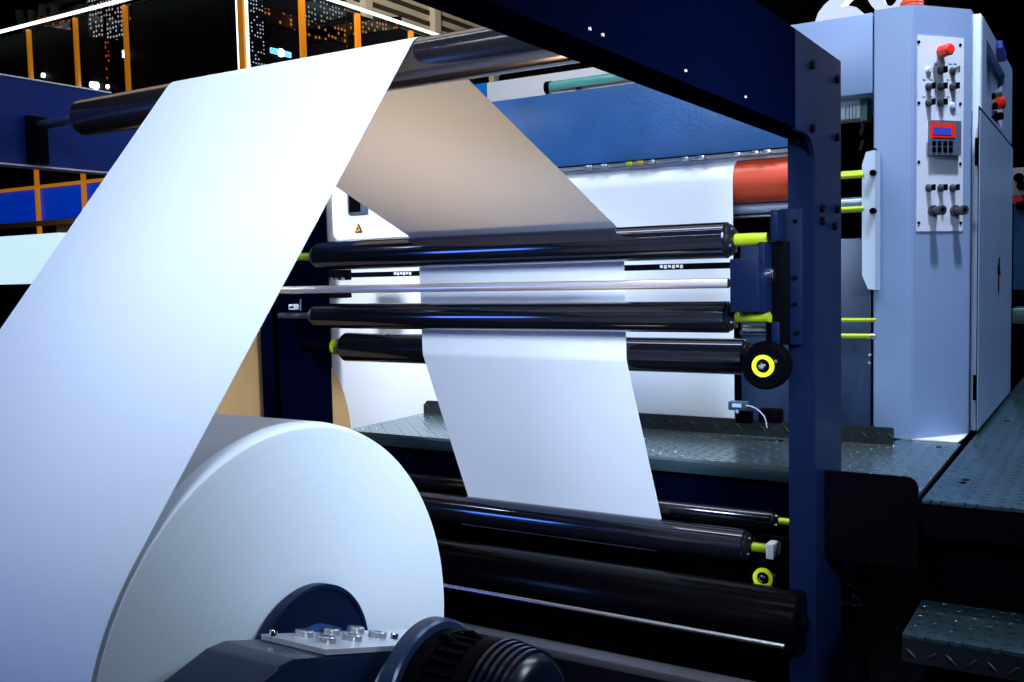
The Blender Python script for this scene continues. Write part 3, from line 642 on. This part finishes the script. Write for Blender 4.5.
# tiny captions next to the switches
for u, v in ((924, 80), (931, 80), (924, 97), (931, 97), (950, 64), (955, 64), (948, 80), (948, 97), (936, 64)):
    rp_('caption_mark', u-1.6, v-.5, u+1.6, v+.5, .0036, .0006, DGREY, P_)
for u in (932, 954):
    q = onp(u, 211, .003)
    b = B(); lathe(b, q, nn, [(0, .020), (.012, .020), (.014, .013), (.034, .013), (.036, .017), (.052, .017), (.053, .010), (.045, .009), (.045, .001)], 32); k = obj('regulator_knob', b, DGREY, P_)
    b = B(); lathe(b, q+nn*.0455, nn, [(0, .006), (.006, .006)], 16); obj('regulator_stem', b, CHROME, k)
D0 = rp_('counter_display', 928, 121, 956, 156, .003, .024, MGREY, P_)
rp_('red_bezel', 930, 122.5, 955, 138, .0272, .002, REDB, D0, label='red bezel')
rp_('lcd_screen', 933, 127, 951, 135, .0292, .0015, mat('lcd_blue', (.02, .03, .3), .2, emit=(.05, .1, .7), estr=.35), D0)
for r_ in range(2):
    for c_ in range(4): rp_('key', 932+c_*5.6, 141+r_*6.5, 935.6+c_*5.6, 145.6+r_*6.5, .0272, .002, BLACK, D0)

# pale cover with handle left of cabinet
t = thing('edge_cover', 'narrow pale upright cover plate left of the control cabinet', 'cover', (-.77, 3.56, -.1))
pts = [(862, 165), (866, 152), (875, 150), (875, 290), (868, 289), (862, 275)]
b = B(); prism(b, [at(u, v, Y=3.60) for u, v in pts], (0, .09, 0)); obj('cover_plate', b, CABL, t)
for v in (173, 211): q = at(873.5, v, Y=3.60); b = B(); cyl(b, (q.x, 3.605, q.z), (q.x, 3.585, q.z), .011, n=12); obj('cover_knob', b, BLACK, t)
b = B(); q = at(875, 290, Y=3.62); box(b, (q.x-.01, 3.66, q.z+.05), (-.752, 3.70, q.z+.5)); obj('mounting_strip', b, BLACK, t)
# overhead housing
t = thing('overhead_housing', 'blue grey overhead housing box left of the control cabinet', 'machine housing', (-1.0, 3.9, .61))
a = at(872, 12.5, Y=3.705); c = at(872, 93, Y=3.705)
b = B(); box(b, (-1.35, 3.705, c.z), (-.757, 4.3, a.z), .004); obj('housing', b, CAB, t)
t = thing('junction_box', 'small grey ribbed box hanging below the overhead housing', 'junction box', (-.85, 3.75, .5))
a = at(841, 98, Y=3.80); c2 = at(860, 118, Y=3.80)
b = B(); box(b, (a.x-.05, 3.80, c2.z), (c2.x, 3.9, c.z-.001), .003); obj('box_body', b, PANEL, t)
for k in range(4): q = at(846+k*3.4, 110, Y=3.80); b = B(); box(b, (q.x-.002, 3.797, c2.z), (q.x+.001, 3.801, c.z-.02)); obj('rib', b, MGREY, t)
a = at(860, 97, Y=3.80); b = B(); box(b, (a.x, 3.80, c2.z-.01), (a.x+.025, 3.88, c.z-.001)); obj('green_cap', b, mat('green_plastic', (.03, .16, .13), .3), t)
b = B(); tube(b, [at(u, v, Y=3.84) for u, v in ((861, 118), (863, 126), (861, 134), (863, 140), (860, 150))], .006); obj('cable', b, DGREY, t)

# ================================================================ BIG SIGN ON THE DARK WALL BEHIND
SIGN = mat('lit_white_letters', (.85, .9, 1), .4, emit=(.68, .80, 1), estr=.95)
SY = 7.5
def spoly(pts): return [at(u, v, Y=SY) for u, v in pts]
t = thing('hanging_sign', 'large white numerals of a booth sign above the control cabinets', 'sign', at(860, 5, Y=SY))
b = B(); prism(b, spoly([(815, 22), (818, 13), (824, 5), (834, -4), (848, -16), (853, -26), (850, -35), (842, -38), (834, -35), (830, -28), (820, -28), (824, -42), (838, -50), (856, -47), (866, -36), (864, -22), (856, -10), (846, 0), (840, 7), (848, 5.5), (856, 7), (861, 11), (863, 22)]), (0, .12, 0)); obj('letter_face', b, SIGN, t)
out = [(866+0, 22)] 
cx, cy = 889, -18
op = [(cx+25*math.cos(a), cy+33*math.sin(a)) for a in [2*PI*k/40 for k in range(40)]]
ip = [(cx+1+10*math.cos(a), cy+24*math.sin(a)) for a in [2*PI*k/40 for k in range(40)]]
b = B(); Af = [b.verts.new(p) for p in spoly(op)]; Bf = [b.verts.new(p) for p in spoly(ip)]
Ab = [b.verts.new(v.co+Vector((0, .12, 0))) for v in Af]; Bb = [b.verts.new(v.co+Vector((0, .12, 0))) for v in Bf]
for k in range(40):
    j = (k+1) % 40
    b.faces.new((Af[k], Af[j], Bf[j], Bf[k])); b.faces.new((Ab[k], Bb[k], Bb[j], Ab[j])); b.faces.new((Af[k], Ab[k], Ab[j], Af[j])); b.faces.new((Bf[k], Bf[j], Bb[j], Bb[k]))
obj('letter_face', b, SIGN, t)
for u in (842, 889): q = at(u, -50, Y=SY); b = B(); cyl(b, (q.x, SY+.06, q.z), (q.x, SY+.06, 4.7), .02); obj('hanger', b, BLACK, t)

# machine far behind on the right
t = thing('far_machine', 'blue and white machine partly visible behind the cabinet at the right edge', 'machine', (-.1, 8.2, FL))
a = at(1011, 168, Y=7.2); c = at(1030, 195, Y=7.2); b = B(); box(b, (a.x, 7.2, c.z), (a.x+1, 7.8, a.z), .01); obj('white_head', b, WHITEP, t)
a = at(1014, 195, Y=7.25); c = at(1030, 290, Y=7.25); b = B(); box(b, (a.x, 7.25, c.z), (a.x+1, 7.8, a.z)); obj('body', b, BLUEP, t)
for u, v, m in ((1019, 178, BLACK), (1022, 186, BLACK), (1018, 200, REDB), (1021, 206, BLACK)):
    q = at(u, v, Y=7.18); b = B(); cyl(b, (q.x, 7.2, q.z), (q.x, 7.14, q.z), .03, n=16); obj('control_knob', b, m, t)
a = at(1012, 290, Y=7.2); b = B(); box(b, (a.x, 7.2, FL), (a.x+1, 7.8, a.z)); obj('base', b, NAVYD, t)
a = at(1012, 308, Y=6.9); b = B(); box(b, (a.x, 6.9, a.z-.10), (a.x+1, 7.3, a.z), .01); obj('table', b, mat('teal_metal', (.2, .4, .45), .25, .5), t)

# ================================================================ BOOTH IN THE BACKGROUND
YA = 6.0; XB = at(242, 0, Y=YA).x
def pa(u, v): return at(u, v, Y=YA)
def pb(u, v): return at(u, v, X=XB)
zl = pa(126, 0).z
t = thing('exhibition_booth', 'dark glazed booth with orange posts and white light strips, top left', 'booth', (XB-2, YA+1, FL))
xe = pa(-40, 0).x
b = B(); box(b, (xe, YA-.03, zl-.011), (XB-.02, YA+.0, zl+.011)); obj('light_strip', b, LED, t)
b = B(); box(b, (XB, YA+.02, zl-.011), (XB+.03, 9.6, zl+.011)); obj('light_strip', b, LED, t)
for u in (27, 74, 124):
    p = pa(u, 60); b = B(); box(b, (p.x-.021, YA+.02, -.2), (p.x+.021, YA+.05, zl-.03)); obj('post', b, ORANGE, t)
for u in (305, 360, 413):
    p = pb(u, 20); b = B(); box(b, (XB-.05, p.y-.03, FL), (XB-.02, p.y+.03, zl-.03)); obj('post', b, ORANGE, t)
b = B(); box(b, (XB-.03, YA-.03, FL), (XB+.03, YA+.03, zl+.2)); obj('corner_post', b, ORANGE, t)
b = B(); box(b, (XB-.058, YA-.02, FL), (XB-.035, YA+.0, zl+.2)); obj('light_strip', b, LED, t)
b = B(); box(b, (XB+.035, YA-.005, FL), (XB+.05, YA+.015, zl+.2)); b2 = b; obj('light_strip', b2, LED, t)
GLASS = mat('dark_booth_glass', (.002, .002, .005), .6, 0, .1)
b = B(); box(b, (xe, YA+.12, -.2), (XB-.1, YA+.16, zl)); obj('glazing', b, GLASS, t)
b = B(); box(b, (XB-.16, YA+.12, FL), (XB-.12, 9.6, zl)); obj('glazing', b, GLASS, t)
# rails and blue infill
z1 = pa(27, 188).z; z2 = pa(27, 222).z
b = B(); box(b, (xe, YA+.0, z1-.015), (pa(112, 175).x, YA+.03, z1+.015)); obj('cross_rail', b, ORANGE, t)
b = B(); box(b, (xe, YA+.051, z2), (XB-.1, YA+.07, z1-.015)); obj('infill_panel', b, mat('royal_blue_panel', (.004, .03, .42), .35, emit=(.0, .05, .7), estr=.4), t)  # lit look of the blue panel put in as emission
b = B(); box(b, (xe, YA-.01, z2-.05), (pa(112, 215).x, YA+.05, z2)); obj('lower_rail', b, mat('dim_orange', (.25, .09, .01), .5), t)
# lamp meshes on the glazing (display lights)
M1 = dots_mat('white_lamp_mesh', (.002, .002, .01), (.75, .8, 1), 30, 'YZ', .2, .8, .6)
a, c = pb(251, 5), pb(274, 70); b = B(); box(b, (XB-.119, a.y, -.2), (XB-.108, c.y, zl)); obj('lamp_mesh', b, M1, t)
M2 = dots_mat('orange_lamp_mesh', (.002, .002, .004), (1, .3, .03), 22, 'YZ', .3, .45, .4)
def strip(u0, v0, u1, v1, w, m, wall='B'):
    P = pb if wall == 'B' else pa
    a, c = P(u0, v0), P(u1, v1); o = Vector((.012, 0, 0)) if wall == 'B' else Vector((0, -.012, 0))
    off = Vector((-.119, 0, 0)) if wall == 'B' else Vector((0, .119, 0))
    up = Vector((0, 0, w)); b = B(); prism(b, [a+off, c+off, c+off+up, a+off+up], o); obj('lamp_string', b, m, t)
strip(275, 20, 355, 42, .12, M2); strip(310, 42, 410, 26, .12, M2); strip(355, 38, 356, 46, .3, M2)
M3 = dots_mat('dim_white_lamp_mesh', (.002, .002, .006), (.8, .8, .85), 24, 'YZ', .25, .35, .6)
strip(312, 26, 355, 14, .22, M3)
M4 = dots_mat('far_white_lamp_mesh', (.002, .002, .006), (.8, .85, .95), 24, 'XZ', .26, .45, .7)
strip(79, 34, 118, 39, .62, M4, 'A')
M5 = dots_mat('red_lamp_mesh', (.002, .002, .004), (1, .12, .02), 24, 'XZ', .3, .35, .6)
strip(88, 14, 120, 19, .16, M5, 'A'); strip(97, 88, 100, 88, 1.1, M5, 'A'); strip(30, 23, 60, 28, .1, M5, 'A')
LAMP_REFL = mat('bright_lamp_reflection', (.9, 1, 1), .3, emit=(.75, .95, 1), estr=5)  # glowing discs painted in as ceiling light reflections on the glass
for u, v, r, w in ((33, 73.5, .022, 'A'), (82, 83, .03, 'A'), (86, 84, .035, 'A'), (98, 85, .022, 'A'), (114, 50, .018, 'A'), (114, 54, .016, 'A')):
    p = pa(u, v); b = B(); cyl(b, (p.x, YA+.12, p.z), (p.x, YA+.10, p.z), r, n=16); obj('lamp_reflection', b, LAMP_REFL, t)
p = pb(290, 51); b = B(); lathe(b, (XB-.12, p.y, p.z), (1, 0, 0), [(0, .035), (.02, .035)], 16); obj('lamp_reflection', b, LAMP_REFL, t)
COOL_REFL = mat('cool_lamp_reflection', (.4, .8, 1), .3, emit=(.15, .55, .9), estr=1.2)  # cooler reflection on the glass, also put in as glow
b = B(); box(b, (XB-.119, p.y-.13, p.z-.025), (XB-.105, p.y+.13, p.z+.025), .01); obj('lamp_reflection', b, COOL_REFL, t)
# light counter
a = at(-20, 238, Y=5.2); c = at(61.5, 283, Y=5.2)
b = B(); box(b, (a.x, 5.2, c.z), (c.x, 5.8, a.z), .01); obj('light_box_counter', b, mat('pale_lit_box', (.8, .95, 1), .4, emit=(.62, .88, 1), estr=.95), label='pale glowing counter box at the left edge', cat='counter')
b = B(); box(b, (a.x, 5.25, FL), (c.x-.05, 5.75, c.z)); obj('counter_base', b, BLACK, label='black base under the pale glowing counter', cat='counter base')
a2 = at(60, 226, Y=5.3); b = B(); box(b, (a2.x-.06, 5.3, at(0, 236, Y=5.3).z-.1), (a2.x+.08, 5.36, a2.z+.02), .01); obj('junction_box', b, mat('dim_brown', (.12, .05, .01), .5), label='small brown box on top of the glowing counter', cat='box')
# slatted canopy above the booth
SL = mat('beige_slats', (.50, .46, .38), .6); DK = mat('canopy_dark', (.01, .01, .01), .6)
t = thing('slatted_canopy', 'beige slatted canopy frame above the right booth wall', 'canopy', (XB-1.2, 9, 4))
for k in range(9):
    b = B(); z = zl+.12+k*.13; box(b, (XB-1.0-.02*k, 6.3, z), (XB-.9, 11.5, z+.07)); obj('slat', b, SL, t)
for y in (8.6, 9.9, 11.2): b = B(); box(b, (XB-.9, y, zl-.4), (XB-.82, y+.12, zl+1.5)); obj('upright', b, SL, t)
b = B(); box(b, (XB-1.2, 6.3, zl), (XB-1.15, 11.5, zl+1.4)); obj('backing', b, DK, t)
t = thing('slatted_canopy', 'dim slatted canopy with curved brackets above the left booth wall', 'canopy', (XB-3, 7.2, 4))
for k in range(9):
    b = B(); z = zl+.10+k*.12; box(b, (xe, 7.0, z), (XB-1.3, 7.08, z+.05)); obj('slat', b, SL, t)
for u in (31, 43, 68, 90):
    p = at(u, 8, Y=6.8); b = B(); tube(b, [(p.x+.22*math.cos(a), 6.8, p.z+.25*math.sin(a)) for a in [PI*k/10+PI for k in range(11)]], .045, 10); obj('curved_bracket', b, SL, t)

# ================================================================ LIGHTS
def area(name, loc, tgt, sx, sy, e, col, spread=PI):
    L = bpy.data.lights.new(name, 'AREA'); L.shape = 'RECTANGLE'; L.size = sx; L.size_y = sy; L.energy = e; L.color = col; L.spread = spread
    o = bpy.data.objects.new(name, L); COL.objects.link(o); o.location = Vector(loc)+Vector((0, 0, H))
    d = Vector(tgt)-Vector(loc); o.rotation_euler = d.to_track_quat('-Z', 'Y').to_euler(); return o
COOL = (.72, .86, 1.)
area('hall_lamp_key', (-.9, -.4, 1.8), (-1.3, 1.7, .35), .7, .7, 12.5, (.70, .83, 1), 1.05)
area('blue_web_fill', (-4.2, -1.2, -.4), (-1.9, 1.0, -.4), .8, .8, 6, (.12, .3, 1), 1.2)  # added fill that tints the lower left of the web blue
area('hall_lamp_right', (.25, 2.25, .6), (-1.3, 1.8, -.4), .4, .6, 5.2, (.70, .85, 1), 1.7)
area('low_front_fill', (1.3, .5, .7), (-1.6, 2.75, -.35), .7, .6, 16, (.76, .86, 1), .8)  # added fill to brighten the white sheet between the rollers
area('rear_web_fill', (-3.7, 1.2, 1.5), (-2.75, 3.6, -.35), .5, .4, 8.5, (.85, .9, 1), .75)  # added fill to brighten the left part of the rear web
area('hall_tube_front', (-1.6, -1.2, 3.0), (-1.6, 2.6, -.3), 4.0, .06, 8, COOL, 1.8)
area('hall_tube_top', (-1.6, 1.7, 3.2), (-1.6, 2.6, -.3), 4.0, .05, 6, (.85, .92, 1), 1.8)
area('hall_lamp_rear', (-1.7, 2.6, 2.6), (-1.8, 3.65, 0), 2.4, .4, 16, (.84, .90, 1), 1.8)
area('hall_ceiling_panel', (-3.0, 3.1, 2.7), (-3.0, 3.1, 0), 6.0, 1.9, 24, (1, .80, .62), 2.6)
area('hall_lamp_cabinet', (-.15, 3.2, 2.3), (-.5, 3.9, -.3), .12, .12, 14, (.78, .86, 1), 1.3)
area('hall_lamp_walkway', (.7, 6.0, 3.0), (0, 4.5, -.6), .8, 2.5, 42, COOL, 2.0)
area('warm_bounce_fill', (-1.65, 2.0, -1.15), (-1.62, 2.0, .4), .5, .2, 2.3, (1, .70, .40), 1.15)  # added uplight standing for warm bounce under the paper, no fixture there
area('canopy_fill', (-4.5, 5.4, 3.6), (XB, 9, 3.4), 1, 1, 60, (1, .9, .75), 1.6)  # added light for the canopy slats, no fixture there

W = bpy.data.worlds.new('world'); SC.world = W; W.use_nodes = True
W.node_tree.nodes['Background'].inputs['Color'].default_value = (.10, .2, .5, 1); W.node_tree.nodes['Background'].inputs['Strength'].default_value = .006
SC.view_settings.view_transform = 'Standard'; SC.view_settings.look = 'None'; SC.view_settings.gamma = 1; SC.view_settings.exposure = 0
SC.view_settings.use_curve_mapping = False
